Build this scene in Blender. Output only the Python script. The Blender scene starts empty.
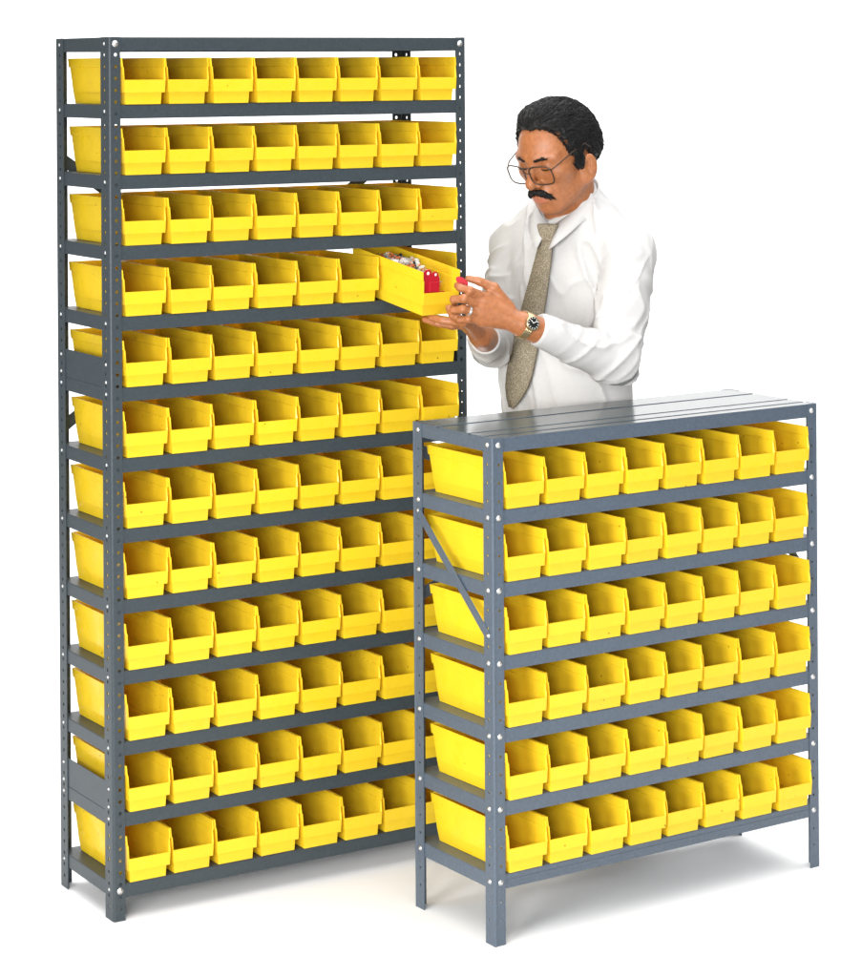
import bpy, bmesh, math, random
import numpy as np
from mathutils import Vector, Matrix
from mathutils.bvhtree import BVHTree

random.seed(7)
SC = bpy.context.scene
COL = SC.collection
IN = 0.0254
R = math.radians

# ------------------------------------------------------------------ camera
cam_d = bpy.data.cameras.new("camera")
cam = bpy.data.objects.new("camera", cam_d)
COL.objects.link(cam)
F_PX, CX, CY = 2369.86, 317.63, 68.28          # view camera: level back, shifted lens
cam_d.sensor_fit = 'AUTO'
cam_d.sensor_width = 36.0
cam_d.lens = 36.0 * F_PX / 977.0
cam_d.shift_x = (431.0 - CX) / 977.0
cam_d.shift_y = -(488.5 - CY) / 977.0
cam_d.clip_start, cam_d.clip_end = 0.1, 200
CAM_H = 1.8242
cam.matrix_world = Matrix.Translation((0, 0, CAM_H)) @ Matrix.Rotation(R(90), 4, 'X') @ Matrix.Rotation(-0.00619, 4, 'Z')
SC.camera = cam

# ------------------------------------------------------------------ studio light
world = bpy.data.worlds.new("World")
SC.world = world
world.use_nodes = True
world.node_tree.nodes["Background"].inputs[0].default_value = (1, 1, 1, 1)
world.node_tree.nodes["Background"].inputs[1].default_value = 0.30


def area(name, loc, target, sx, sy, power, color=(1, 1, 1)):
    d = bpy.data.lights.new(name, 'AREA')
    d.shape = 'RECTANGLE'
    d.size, d.size_y, d.energy, d.color = sx, sy, power, color
    o = bpy.data.objects.new(name, d)
    COL.objects.link(o)
    o.location = loc
    o.rotation_euler = (Vector(target) - Vector(loc)).to_track_quat('-Z', 'Y').to_euler()
    return o


area("key_softbox", (-0.7, -1.2, 2.0), (0.2, 5.3, 0.8), 1.8, 1.8, 300, (1, .995, .985))
area("overhead_softbox", (0.3, 4.6, 4.6), (0.3, 4.6, 0), 6.0, 5.0, 280, (1, 1, 1))
area("backdrop_wash", (0.3, 6.6, 4.2), (0.3, 9.6, 1.0), 8.0, 1.0, 260, (1, 1, 1))

fill = area("fill_softbox", (-1.5, 2.2, 1.15), (0.85, 5.25, 0.55), 1.1, 1.1, 17, (1, .995, .985))
fill.data.spread = R(70)

SC.view_settings.view_transform = 'Standard'
SC.view_settings.look = 'None'
SC.view_settings.exposure = 0.12
SC.view_settings.gamma = 1.0
SC.cycles.max_bounces = 8
SC.cycles.diffuse_bounces = 5
SC.cycles.use_denoising = True


# ------------------------------------------------------------------ materials
def mat(name, base, rough=0.5, spec=0.5, metal=0.0, noise=0.0, nscale=40, bump=0.0, bscale=200, coat=0.0, vary=0.0, sss=0.0):
    m = bpy.data.materials.new(name)
    m.use_nodes = True
    nt = m.node_tree
    b = nt.nodes["Principled BSDF"]
    b.inputs["Base Color"].default_value = (*base, 1)
    b.inputs["Roughness"].default_value = rough
    b.inputs["Specular IOR Level"].default_value = spec
    b.inputs["Metallic"].default_value = metal
    b.inputs["Coat Weight"].default_value = coat
    if sss:
        b.inputs["Subsurface Weight"].default_value = sss
        b.inputs["Subsurface Radius"].default_value = (1.0, .35, .15)
        b.inputs["Subsurface Scale"].default_value = 0.006
    tc = nt.nodes.new("ShaderNodeTexCoord")
    if noise or vary:
        n = nt.nodes.new("ShaderNodeTexNoise")
        n.inputs["Scale"].default_value = nscale
        n.inputs["Detail"].default_value = 6
        nt.links.new(tc.outputs["Object"], n.inputs["Vector"])
        mr = nt.nodes.new("ShaderNodeMapRange")
        mr.inputs["From Min"].default_value = .3
        mr.inputs["From Max"].default_value = .7
        mr.inputs["To Min"].default_value = 1 - noise
        mr.inputs["To Max"].default_value = 1 + noise
        nt.links.new(n.outputs["Fac"], mr.inputs["Value"])
        out = mr.outputs["Result"]
        if vary:
            oi = nt.nodes.new("ShaderNodeObjectInfo")
            m2 = nt.nodes.new("ShaderNodeMapRange")
            m2.inputs["To Min"].default_value = 1 - vary
            m2.inputs["To Max"].default_value = 1 + vary
            nt.links.new(oi.outputs["Random"], m2.inputs["Value"])
            mu = nt.nodes.new("ShaderNodeMath")
            mu.operation = 'MULTIPLY'
            nt.links.new(out, mu.inputs[0])
            nt.links.new(m2.outputs["Result"], mu.inputs[1])
            out = mu.outputs[0]
        vm = nt.nodes.new("ShaderNodeVectorMath")
        vm.operation = 'SCALE'
        vm.inputs[0].default_value = base
        nt.links.new(out, vm.inputs["Scale"])
        nt.links.new(vm.outputs["Vector"], b.inputs["Base Color"])
    if bump:
        n2 = nt.nodes.new("ShaderNodeTexNoise")
        n2.inputs["Scale"].default_value = bscale
        n2.inputs["Detail"].default_value = 3
        nt.links.new(tc.outputs["Object"], n2.inputs["Vector"])
        bp = nt.nodes.new("ShaderNodeBump")
        bp.inputs["Strength"].default_value = bump
        bp.inputs["Distance"].default_value = 0.002
        nt.links.new(n2.outputs["Fac"], bp.inputs["Height"])
        nt.links.new(bp.outputs["Normal"], b.inputs["Normal"])
    return m


M_FLOOR = mat("white_sweep", (.9, .9, .9), .8, .2)
M_STEEL = mat("grey_enamel", (.037, .049, .057), .40, .35, noise=.12, nscale=140, bump=.10, bscale=350)
M_STEEL2 = mat("grey_enamel_low", (.070, .093, .124), .36, .45, noise=.12, nscale=140, bump=.10, bscale=350)
M_TOP = mat("grey_enamel_gloss", (.060, .073, .074), .17, .5, noise=.12, nscale=25, bump=.04, bscale=60)
M_ZINC = mat("zinc", (.55, .55, .54), .35, .5, metal=.85)
M_BIN = mat("yellow_plastic", (.92, .705, .028), .33, .45, noise=.035, nscale=18, bump=.06, bscale=90, vary=.035)


# ------------------------------------------------------------------ helpers
def link_mesh(name, bm, m, parent=None, smooth=False):
    me = bpy.data.meshes.new(name)
    bm.to_mesh(me)
    bm.free()
    for mm in (m if isinstance(m, (list, tuple)) else [m]):
        me.materials.append(mm)
    if smooth:
        me.polygons.foreach_set("use_smooth", [True] * len(me.polygons))
    o = bpy.data.objects.new(name, me)
    COL.objects.link(o)
    if parent:
        o.parent = parent
    return o


def empty(name, loc, rz=0.0):
    o = bpy.data.objects.new(name, None)
    o.empty_display_size = .1
    COL.objects.link(o)
    o.location = loc
    o.rotation_euler = (0, 0, rz)
    return o


def tag(o, label=None, cat=None, group=None, kind=None):
    if label:
        o["label"] = label
    if cat:
        o["category"] = cat
    if group:
        o["group"] = group
    if kind:
        o["kind"] = kind
    return o


def box(bm, x0, x1, y0, y1, z0, z1, bevel=0.0):
    v = [bm.verts.new(p) for p in ((x0, y0, z0), (x1, y0, z0), (x1, y1, z0), (x0, y1, z0),
                                   (x0, y0, z1), (x1, y0, z1), (x1, y1, z1), (x0, y1, z1))]
    fs = [bm.faces.new([v[i] for i in q]) for q in
          ((3, 2, 1, 0), (4, 5, 6, 7), (0, 1, 5, 4), (1, 2, 6, 5), (2, 3, 7, 6), (3, 0, 4, 7))]
    if bevel:
        es = list({e for f in fs for e in f.edges})
        bmesh.ops.bevel(bm, geom=es, offset=bevel, segments=1, affect='EDGES', profile=.5)


def scale_bm(bm, s=IN):
    bmesh.ops.scale(bm, vec=(s, s, s), verts=bm.verts[:])


def tube(bm, pts, rad, seg=8, closed=False, caps=True):
    """round tube through points; rad a number or one per point"""
    pts = [Vector(p) for p in pts]
    n = len(pts)
    rings = []
    up = None
    for i, p in enumerate(pts):
        a = pts[(i - 1) % n] if (closed or i > 0) else p
        b = pts[(i + 1) % n] if (closed or i < n - 1) else p
        t = (b - a).normalized()
        if up is None:
            up = t.orthogonal().normalized()
        else:
            up = (up - t * up.dot(t))
            up = up.normalized() if up.length > 1e-6 else t.orthogonal().normalized()
        s = t.cross(up)
        r = rad[i] if isinstance(rad, (list, tuple)) else rad
        rings.append([bm.verts.new(p + (up * math.cos(k * 2 * math.pi / seg) + s * math.sin(k * 2 * math.pi / seg)) * r)
                      for k in range(seg)])
    m = n if closed else n - 1
    for i in range(m):
        A, B = rings[i], rings[(i + 1) % n]
        for k in range(seg):
            bm.faces.new([A[k], A[(k + 1) % seg], B[(k + 1) % seg], B[k]])
    if caps and not closed:
        bm.faces.new(rings[0][::-1])
        bm.faces.new(rings[-1])


# ------------------------------------------------------------------ floor and sweep
bm = bmesh.new()
X0, X1 = -3.2, 4.2
prof = [(2.9, 0.0), (8.6, 0.0)]
for k in range(1, 17):
    a = k / 16 * math.pi / 2
    prof.append((8.6 + 1.6 * math.sin(a), 1.6 - 1.6 * math.cos(a)))
prof.append((10.2, 7.0))
vs = [[bm.verts.new((x, y, z)) for x in (X0, X1)] for y, z in prof]
for a, b in zip(vs[:-1], vs[1:]):
    bm.faces.new([a[0], a[1], b[1], b[0]])
fl = link_mesh("floor", bm, M_FLOOR, smooth=True)
tag(fl, "white seamless studio floor sweeping up behind the shelving", None, None, "structure")


# ------------------------------------------------------------------ shelving
def perf_plate(bm, w, n, pitch, rad, t, H, f, nseg=10):
    """flat strip w wide and H tall with n holes at pitch; f maps (u, v, depth) to a point"""
    def ring_rect(cu, cv, du, dv):
        out = []
        for k in range(nseg):
            a = (k + .5) * 2 * math.pi / nseg
            c, s = math.cos(a), math.sin(a)
            q = min(du / abs(c) if abs(c) > 1e-6 else 1e9, dv / abs(s) if abs(s) > 1e-6 else 1e9)
            out.append((cu + c * q, cv + s * q))
        return out
    zs = H - n * pitch
    for side in (0, t):
        # short solid strip at the foot
        vs = [bm.verts.new(f(u, v, side)) for u, v in ((0, 0), (w, 0), (w, zs), (0, zs))]
        bm.faces.new(vs)
    for i in range(n):
        cv = zs + (i + .5) * pitch
        cu = w / 2
        hole = [(cu + rad * math.cos((k + .5) * 2 * math.pi / nseg), cv + rad * math.sin((k + .5) * 2 * math.pi / nseg)) for k in range(nseg)]
        rect = ring_rect(cu, cv, w / 2, pitch / 2)
        corners = [(w, cv + pitch / 2), (0, cv + pitch / 2), (0, cv - pitch / 2), (w, cv - pitch / 2)]
        hv = {}
        for side in (0, t):
            h = [bm.verts.new(f(u, v, side)) for u, v in hole]
            r = [bm.verts.new(f(u, v, side)) for u, v in rect]
            hv[side] = h
            for k in range(nseg):
                k2 = (k + 1) % nseg
                bm.faces.new([h[k], r[k], r[k2], h[k2]])
                (u0, v0), (u1, v1) = rect[k], rect[k2]
                onu0, onu1 = abs(abs(u0 - cu) - w / 2) < 1e-6, abs(abs(u1 - cu) - w / 2) < 1e-6
                if onu0 != onu1:                        # a corner lies between the two
                    q = min(corners, key=lambda c: (c[0] - (u0 + u1) / 2) ** 2 + (c[1] - (v0 + v1) / 2) ** 2)
                    bm.faces.new([r[k], bm.verts.new(f(q[0], q[1], side)), r[k2]])
        for k in range(nseg):
            k2 = (k + 1) % nseg
            bm.faces.new([hv[0][k], hv[0][k2], hv[t][k2], hv[t][k]])
    # rims
    for (u0, v0, u1, v1) in ((0, 0, w, 0), (w, 0, w, H), (w, H, 0, H), (0, H, 0, 0)):
        bm.faces.new([bm.verts.new(f(*q)) for q in ((u0, v0, 0), (u1, v1, 0), (u1, v1, t), (u0, v0, t))])


def make_post(parent, m, sx, sy, W, D, H, wf, ws, pitch, rad, bead):
    """L-shaped upright; sx, sy = 0/1 choose the corner"""
    t, r = .075, .23
    fx = (lambda x: x) if sx == 0 else (lambda x: W - x)
    fy = (lambda y: y) if sy == 0 else (lambda y: D - y)
    bm = bmesh.new()
    n = int((H - .3) / pitch)
    perf_plate(bm, wf - r, n, pitch, rad, t, H, lambda u, v, d: (fx(r + u), fy(d), v))
    perf_plate(bm, ws - r, n, pitch, rad, t, H, lambda u, v, d: (fx(d), fy(r + u), v))
    # rounded corner
    ks = 6
    outer, inner = [], []
    b = bead
    for k in range(ks + 1):
        a = k / ks * math.pi / 2
        outer.append((r - (r + b * math.sin(2 * a)) * math.sin(a), r - (r + b * math.sin(2 * a)) * math.cos(a)))
        inner.append((r - (r - t) * math.sin(a), r - (r - t) * math.cos(a)))
    ring = outer + inner[::-1]
    lo = [bm.verts.new((fx(x), fy(y), 0)) for x, y in ring]
    hi = [bm.verts.new((fx(x), fy(y), H)) for x, y in ring]
    L = len(ring)
    for k in range(L):
        bm.faces.new([lo[k], lo[(k + 1) % L], hi[(k + 1) % L], hi[k]])
    for k in range(ks):
        for q in (lo, hi):
            bm.faces.new([q[k], q[k + 1], q[L - 2 - k], q[L - 1 - k]])
    bmesh.ops.remove_doubles(bm, verts=bm.verts[:], dist=1e-4)
    bmesh.ops.recalc_face_normals(bm, faces=bm.faces[:])
    scale_bm(bm)
    return link_mesh("post", bm, m, parent)


def make_shelf(parent, m, W, D, z, lip, ribs=False, front_rib=False):
    t, g = .06, .085
    bm = bmesh.new()
    x0, x1, y0, y1 = g, W - g, g, D - g
    if not ribs:
        box(bm, x0, x1, y0, y1, -t, 0, .02)
    else:
        ys = [y0, y0 + 1.1, y0 + 1.5, y0 + 3.1, y0 + 3.5, y0 + 7.6, y0 + 8.1, y1]
        hs = [0, -.10, 0, -.10, 0, -.10, 0]
        for a, b, h in zip(ys[:-1], ys[1:], hs):
            box(bm, x0, x1, a, b, -t - .10, h, .018)
    top = -t if not ribs else -.16
    box(bm, x0, x1, y0, y0 + t, -lip, top, .012)
    box(bm, x0, x1, y1 - t, y1, -lip, top, .012)
    box(bm, x0, x0 + t, y0 + t, y1 - t, -lip, top, .012)
    box(bm, x1 - t, x1, y0 + t, y1 - t, -lip, top, .012)
    box(bm, x0 + t, x1 - t, y0 + t, y0 + .55, -lip, -lip + t, .012)
    box(bm, x0 + t, x1 - t, y1 - .55, y1 - t, -lip, -lip + t, .012)
    for xx in (W * .33, W * .67):                     # stiffening hats under the deck
        box(bm, xx - .8, xx + .8, y0 + .6, y1 - .6, -.5, top - .003, .03)
    if front_rib:
        box(bm, 1.3, W - 1.3, y0 - .035, y0 - .003, -lip * .62, -lip * .40, .012)
    if ribs:
        bm.normal_update()
        for f_ in bm.faces:
            c_ = f_.calc_center_median()
            if f_.normal.z > .3 and c_.z > -.13:
                f_.material_index = 1
    scale_bm(bm)
    o = link_mesh("shelf", bm, [m, M_TOP] if ribs else m, parent)
    o.location = (0, 0, z * IN)
    return o


def bolt_mesh():
    bm = bmesh.new()
    prof = [(0.0, .13), (.07, .125), (.13, .10), (.165, .05), (.17, 0.0), (.235, -.002), (.235, -.03)]
    seg = 12
    rings = [[bm.verts.new((r * math.cos(k * 2 * math.pi / seg), -h, r * math.sin(k * 2 * math.pi / seg))) for k in range(seg)]
             for r, h in prof[1:]]
    c = bm.verts.new((0, -prof[0][1], 0))
    for k in range(seg):
        bm.faces.new([c, rings[0][k], rings[0][(k + 1) % seg]])
    for a, b in zip(rings[:-1], rings[1:]):
        for k in range(seg):
            bm.faces.new([a[k], b[k], b[(k + 1) % seg], a[(k + 1) % seg]])
    bm.faces.new(rings[-1])
    bmesh.ops.recalc_face_normals(bm, faces=bm.faces[:])
    scale_bm(bm)
    me = bpy.data.meshes.new("bolt")
    bm.to_mesh(me)
    bm.free()
    me.materials.append(M_ZINC)
    me.polygons.foreach_set("use_smooth", [True] * len(me.polygons))
    return me


BOLT = bolt_mesh()


def add_bolt(post, x, y, z, rz, s=1.0):
    o = bpy.data.objects.new("bolt", BOLT)
    COL.objects.link(o)
    o.parent = post
    o.location = (x * IN, y * IN, z * IN)
    o.rotation_euler = (0, random.uniform(0, 6), 0) if rz == 0 else (0, 0, rz)
    if rz == 0:
        o.rotation_euler = (0, 0, 0)
    o.scale = (s, s, s)
    return o


def strap(parent, m, a, b, w=1.05, t=.06, axis='y', name="brace"):
    """flat strap between two points given in inches; axis = its flat normal"""
    a, b = Vector(a), Vector(b)
    d = (b - a).normalized()
    n = Vector((0, 1, 0)) if axis == 'y' else Vector((1, 0, 0))
    s = d.cross(n).normalized()
    bm = bmesh.new()
    vs = []
    for p in (a, b):
        for su, sn in ((-1, -1), (1, -1), (1, 1), (-1, 1)):
            vs.append(bm.verts.new(p + s * su * w / 2 + n * sn * t / 2))
    for k in range(4):
        bm.faces.new([vs[k], vs[(k + 1) % 4], vs[4 + (k + 1) % 4], vs[4 + k]])
    bm.faces.new(vs[:4][::-1])
    bm.faces.new(vs[4:])
    bmesh.ops.bevel(bm, geom=bm.edges[:], offset=.012, segments=1, affect='EDGES')
    bmesh.ops.recalc_face_normals(bm, faces=bm.faces[:])
    scale_bm(bm)
    return link_mesh(name, bm, m, parent)


# ---- tall unit
TW, TD, TH = 36.0, 11.09, 74.57
T_LOC, T_ROT = Vector((-.4465, 5.06598, 0)), 0.52376
TZ = [3.1 + i * 5.976 for i in range(12)] + [TH - .02]       # shelf levels, bottom to top
tall = empty("shelving_unit", T_LOC, T_ROT)
tag(tall, "tall grey steel shelving unit with twelve rows of yellow bins", "shelving")
tposts = {}
for sx in (0, 1):
    for sy in (0, 1):
        p = make_post(tall, M_STEEL, sx, sy, TW, TD, TH, 1.08, 1.65, 1.0, .155, .0)
        tposts[sx, sy] = p
for i, z in enumerate(TZ):
    make_shelf(tall, M_STEEL, TW, TD, z, 1.18)
for (sx, sy), p in tposts.items():
    fx = .62 if sx == 0 else TW - .62
    fyy = .9 if sy == 0 else TD - .9
    yy = -.004 if sy == 0 else TD + .004
    xx = -.004 if sx == 0 else TW + .004
    for z in (TZ[0] - .55, TZ[12] - .55):
        add_bolt(p, fx, yy, z, 0 if sy == 0 else math.pi, 1.25)
    for i, z in enumerate(TZ):
        add_bolt(p, xx, fyy, z - .55, -math.pi / 2 if sx == 0 else math.pi / 2, .65)
    for i in (1, 7):
        add_bolt(p, xx, fyy, TZ[i] + .45, -math.pi / 2 if sx == 0 else math.pi / 2, .65)
        add_bolt(p, xx, fyy, TZ[i] + 1.95, -math.pi / 2 if sx == 0 else math.pi / 2, .65)
for i in (1, 7):
    for x0 in (.085, TW - .145):
        bm = bmesh.new()
        box(bm, x0, x0 + .06, .2, TD - .2, .004, 2.45, .015)
        scale_bm(bm)
        o = link_mesh("side_plate", bm, M_STEEL, tall)
        o.location = (0, 0, TZ[i] * IN)
strap(tall, M_STEEL, (.5, TD + .04, 64.0), (TW - .5, TD + .04, 40.2))
strap(tall, M_STEEL, (.5, TD + .11, 40.2), (TW - .5, TD + .11, 64.0))

# ---- low unit
SW, SD, SH = 36.0, 11.466, 41.52
S_LOC, S_ROT = Vector((.35692, 4.91113, 0)), 0.56075
SZ = [5.75 + i * 5.96 for i in range(6)] + [SH - .02]
low = empty("shelving_unit", S_LOC, S_ROT)
tag(low, "low grey steel shelving unit with six rows of yellow bins in front of the man", "shelving")
sposts = {}
for sx in (0, 1):
    for sy in (0, 1):
        sposts[sx, sy] = make_post(low, M_STEEL2, sx, sy, SW, SD, SH, 1.08, 1.3, 1.49, .115, .085)
for i, z in enumerate(SZ):
    make_shelf(low, M_STEEL2, SW, SD, z, 1.2, ribs=(i == 6), front_rib=(i == 0))
for (sx, sy), p in sposts.items():
    fx = .62 if sx == 0 else SW - .62
    fyy = .74 if sy == 0 else SD - .74
    yy = -.004 if sy == 0 else SD + .004
    xx = -.004 if sx == 0 else SW + .004
    for i, z in enumerate(SZ):
        add_bolt(p, fx, yy, z - .6, 0 if sy == 0 else math.pi, 1.05)
        add_bolt(p, xx, fyy, z - .6, -math.pi / 2 if sx == 0 else math.pi / 2, .95)
    zb = 34.0 if sy else 25.3
    add_bolt(p, xx, fyy, zb, -math.pi / 2 if sx == 0 else math.pi / 2, .95)
for x in (-.045, SW + .045):
    strap(low, M_STEEL2, (x, SD - .74, 34.0), (x, .74, 25.3), w=.8, axis='x')
strap(low, M_STEEL2, (.5, SD + .04, 26.5), (SW - .5, SD + .04, 39.0))
strap(low, M_STEEL2, (.5, SD + .11, 39.0), (SW - .5, SD + .11, 26.5))


# ------------------------------------------------------------------ bins
def bin_mesh():
    t = .12
    #        z,  half w front, half w back, y front, y back
    lv = [(.00, 1.66, 1.75, .36, 10.25), (.98, 1.73, 1.87, .32, 10.42), (1.00, 1.90, 1.875, .03, 10.43), (2.08, 1.96, 1.93, .0, 10.62),
          (3.14, 2.005, 1.985, .20, 10.84), (3.17, 2.07, 2.06, .20, 10.96), (3.95, 2.09, 2.08, .33, 11.12)]
    bm = bmesh.new()
    out, inn = [], []
    for z, w, v, f, b in lv:
        out.append([bm.verts.new(p) for p in ((-w, f, z), (w, f, z), (v, b, z), (-v, b, z))])
    for i, (z, w, v, f, b) in enumerate(lv):
        zz = .09 if i == 0 else z
        ff = f + t if i <= 3 else f
        inn.append([bm.verts.new(p) for p in ((-w + t, ff, zz), (w - t, ff, zz), (v - t, b - t, zz), (-v + t, b - t, zz))])
    # the lip is cut at level 3: the inner front corners there serve the walls above
    n = len(lv)
    for i in range(n - 1):
        A, B = out[i], out[i + 1]
        a, b = inn[i], inn[i + 1]
        for k in range(4):                           # 0 front, 1 right, 2 back, 3 left
            k2 = (k + 1) % 4
            if k == 0 and i >= 3:
                continue
            bm.faces.new([A[k], A[k2], B[k2], B[k]])
            bm.faces.new([a[k2], a[k], b[k], b[k2]])
        if i >= 3:                                   # front edges of the side walls
            bm.faces.new([A[0], B[0], b[0], a[0]])
            bm.faces.new([A[1], a[1], b[1], B[1]])
    bm.faces.new([out[3][0], out[3][1], inn[3][1], inn[3][0]])      # top of the lip
    T, ti = out[-1], inn[-1]
    for k in (1, 2, 3):
        k2 = (k + 1) % 4
        bm.faces.new([T[k], T[k2], ti[k2], ti[k]])
    bm.faces.new(out[0][::-1])
    bm.faces.new(inn[0])
    bmesh.ops.recalc_face_normals(bm, faces=bm.faces[:])
    es = [e for e in bm.edges if len(e.link_faces) == 2 and e.calc_face_angle() > .5]
    bmesh.ops.bevel(bm, geom=es, offset=.022, segments=2, affect='EDGES', profile=.5, clamp_overlap=True)
    scale_bm(bm)
    me = bpy.data.meshes.new("shelf_bin")
    bm.to_mesh(me)
    bm.free()
    me.materials.append(M_BIN)
    return me


# a little light passes through the bin walls; handling dulls the gloss in patches
_nt = M_BIN.node_tree
_b = _nt.nodes["Principled BSDF"]
_tc = _nt.nodes.new("ShaderNodeTexCoord")
_ob = _nt.nodes.new("ShaderNodeObjectInfo")
_ad = _nt.nodes.new("ShaderNodeVectorMath")
_ad.operation = 'ADD'
_nt.links.new(_tc.outputs["Object"], _ad.inputs[0])
_nt.links.new(_ob.outputs["Location"], _ad.inputs[1])
_n = _nt.nodes.new("ShaderNodeTexNoise")
_n.inputs["Scale"].default_value = 26
_n.inputs["Detail"].default_value = 8
_nt.links.new(_ad.outputs[0], _n.inputs["Vector"])
_r = _nt.nodes.new("ShaderNodeMapRange")
_r.inputs["From Min"].default_value, _r.inputs["From Max"].default_value = .35, .65
_r.inputs["To Min"].default_value, _r.inputs["To Max"].default_value = .20, .50
_nt.links.new(_n.outputs["Fac"], _r.inputs["Value"])
_nt.links.new(_r.outputs["Result"], _b.inputs["Roughness"])
# sparse dark specks of grime
_v = _nt.nodes.new("ShaderNodeTexVoronoi")
_v.inputs["Scale"].default_value = 22
_nt.links.new(_ad.outputs[0], _v.inputs["Vector"])
_s = _nt.nodes.new("ShaderNodeMapRange")
_s.inputs["From Min"].default_value, _s.inputs["From Max"].default_value = .035, .055
_s.inputs["To Min"].default_value, _s.inputs["To Max"].default_value = .25, 1.0
_nt.links.new(_v.outputs["Distance"], _s.inputs["Value"])
_old = _b.inputs["Base Color"].links[0].from_socket
_mm = _nt.nodes.new("ShaderNodeVectorMath")
_mm.operation = 'SCALE'
_nt.links.new(_old, _mm.inputs[0])
_nt.links.new(_s.outputs["Result"], _mm.inputs["Scale"])
_nt.links.new(_mm.outputs["Vector"], _b.inputs["Base Color"])
_t = _nt.nodes.new("ShaderNodeBsdfTranslucent")
_t.inputs[0].default_value = (.97, .60, .03, 1)
_m = _nt.nodes.new("ShaderNodeMixShader")
_m.inputs[0].default_value = .32
_nt.links.new(_b.outputs[0], _m.inputs[1])
_nt.links.new(_t.outputs[0], _m.inputs[2])
_nt.links.new(_m.outputs[0], _nt.nodes["Material Output"].inputs[0])
BIN = bin_mesh()
ORD = ["first", "second", "third", "fourth", "fifth", "sixth", "seventh", "eighth", "ninth", "tenth", "eleventh", "bottom"]
CNT = ["leftmost", "second from left", "third from left", "fourth from left", "fifth from left", "sixth from left", "seventh from left", "rightmost"]


def put_bin(loc, rz, label, group, rx=0.0):
    o = bpy.data.objects.new("shelf_bin", BIN)
    COL.objects.link(o)
    o.rotation_mode = 'XYZ'
    o.location = loc
    o.rotation_euler = (rx, 0, rz)
    tag(o, label, "bin", group)
    return o


pulled = None
for unit, loc, rot, zs, nm, grp in ((tall, T_LOC, T_ROT, TZ, "tall", "yellow bins on the tall shelving"),
                                    (low, S_LOC, S_ROT, SZ, "low", "yellow bins on the low shelving")):
    Mu = Matrix.Translation(loc) @ Matrix.Rotation(rot, 4, 'Z')
    nrow = len(zs) - 1
    for r in range(nrow):
        z = zs[nrow - 1 - r]
        row = ORD[r] if r < nrow - 1 else "bottom"
        for c in range(8):
            if nm == "tall" and r == 3 and c == 6:
                pulled = put_bin((.26982, 5.30676, 1.2688), .59557,
                                 "yellow bin pulled out of the tall shelving and held by the man",
                                 grp, .15633)
                continue
            x = 1.10 + 4.225 * (c + .5) + random.uniform(-.03, .03)
            y = -.30 + random.uniform(-.16, .10)
            rz = rot + random.uniform(-.009, .009)
            p = Mu @ Vector((x * IN, y * IN, z * IN + .0006))
            lab = "yellow plastic bin, %s in the %s row down of the %s shelving" % (CNT[c], row, nm)
            if row == "bottom":
                lab = "yellow plastic bin, %s in the bottom row of the %s shelving" % (CNT[c], nm)
            put_bin(p, rz, lab, grp)


# ------------------------------------------------------------------ the man: blended-volume modelling
def at(px, py, d):
    """a point at depth d metres in front of the lens"""
    u, v = (px - CX) / F_PX, (py - CY) / F_PX
    cr, sr = math.cos(-0.00619), math.sin(-0.00619)
    return np.array([(u * cr + v * sr) * d, d, CAM_H - (-u * sr + v * cr) * d])


def smin(a, b, k):
    h = np.clip(.5 + .5 * (b - a) / k, 0, 1)
    return b * (1 - h) + a * h - k * h * (1 - h)


def smax(a, b, k):
    return -smin(-a, -b, k)


def ell(P, c, r):
    q = P - np.asarray(c)
    r = np.asarray(r)
    k0 = np.sqrt(((q / r) ** 2).sum(1))
    k1 = np.sqrt(((q / (r * r)) ** 2).sum(1)) + 1e-9
    return k0 * (k0 - 1) / k1


def sph(P, c, r):
    return np.sqrt(((P - np.asarray(c)) ** 2).sum(1)) - r


def cap(P, a, b, ra, rb=None):
    rb = ra if rb is None else rb
    a, b = np.asarray(a, float), np.asarray(b, float)
    ab = b - a
    t = np.clip(((P - a) @ ab) / (ab @ ab), 0, 1)
    return np.sqrt(((P - a - t[:, None] * ab) ** 2).sum(1)) - (ra + (rb - ra) * t)


def chain(P, pts, rads, k):
    d = None
    for i in range(len(pts) - 1):
        c = cap(P, pts[i], pts[i + 1], rads[i], rads[i + 1])
        d = c if d is None else smin(d, c, k)
    return d


def vnoise(P, seed=0):
    """smooth value noise in -1..1"""
    i = np.floor(P).astype(np.int64)
    f = P - i
    f = f * f * (3 - 2 * f)
    out = 0
    for dx in (0, 1):
        for dy in (0, 1):
            for dz in (0, 1):
                h = ((i[:, 0] + dx) * 374761393 + (i[:, 1] + dy) * 668265263 + (i[:, 2] + dz) * 2147483647 + seed * 974711) & 0xFFFFFFFF
                h = ((h ^ (h >> 13)) * 1274126177) & 0xFFFFFFFF
                h = ((h ^ (h >> 16)) & 0xFFFF) / 32767.5 - 1
                w = (f[:, 0] if dx else 1 - f[:, 0]) * (f[:, 1] if dy else 1 - f[:, 1]) * (f[:, 2] if dz else 1 - f[:, 2])
                out = out + h * w
    return out


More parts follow.
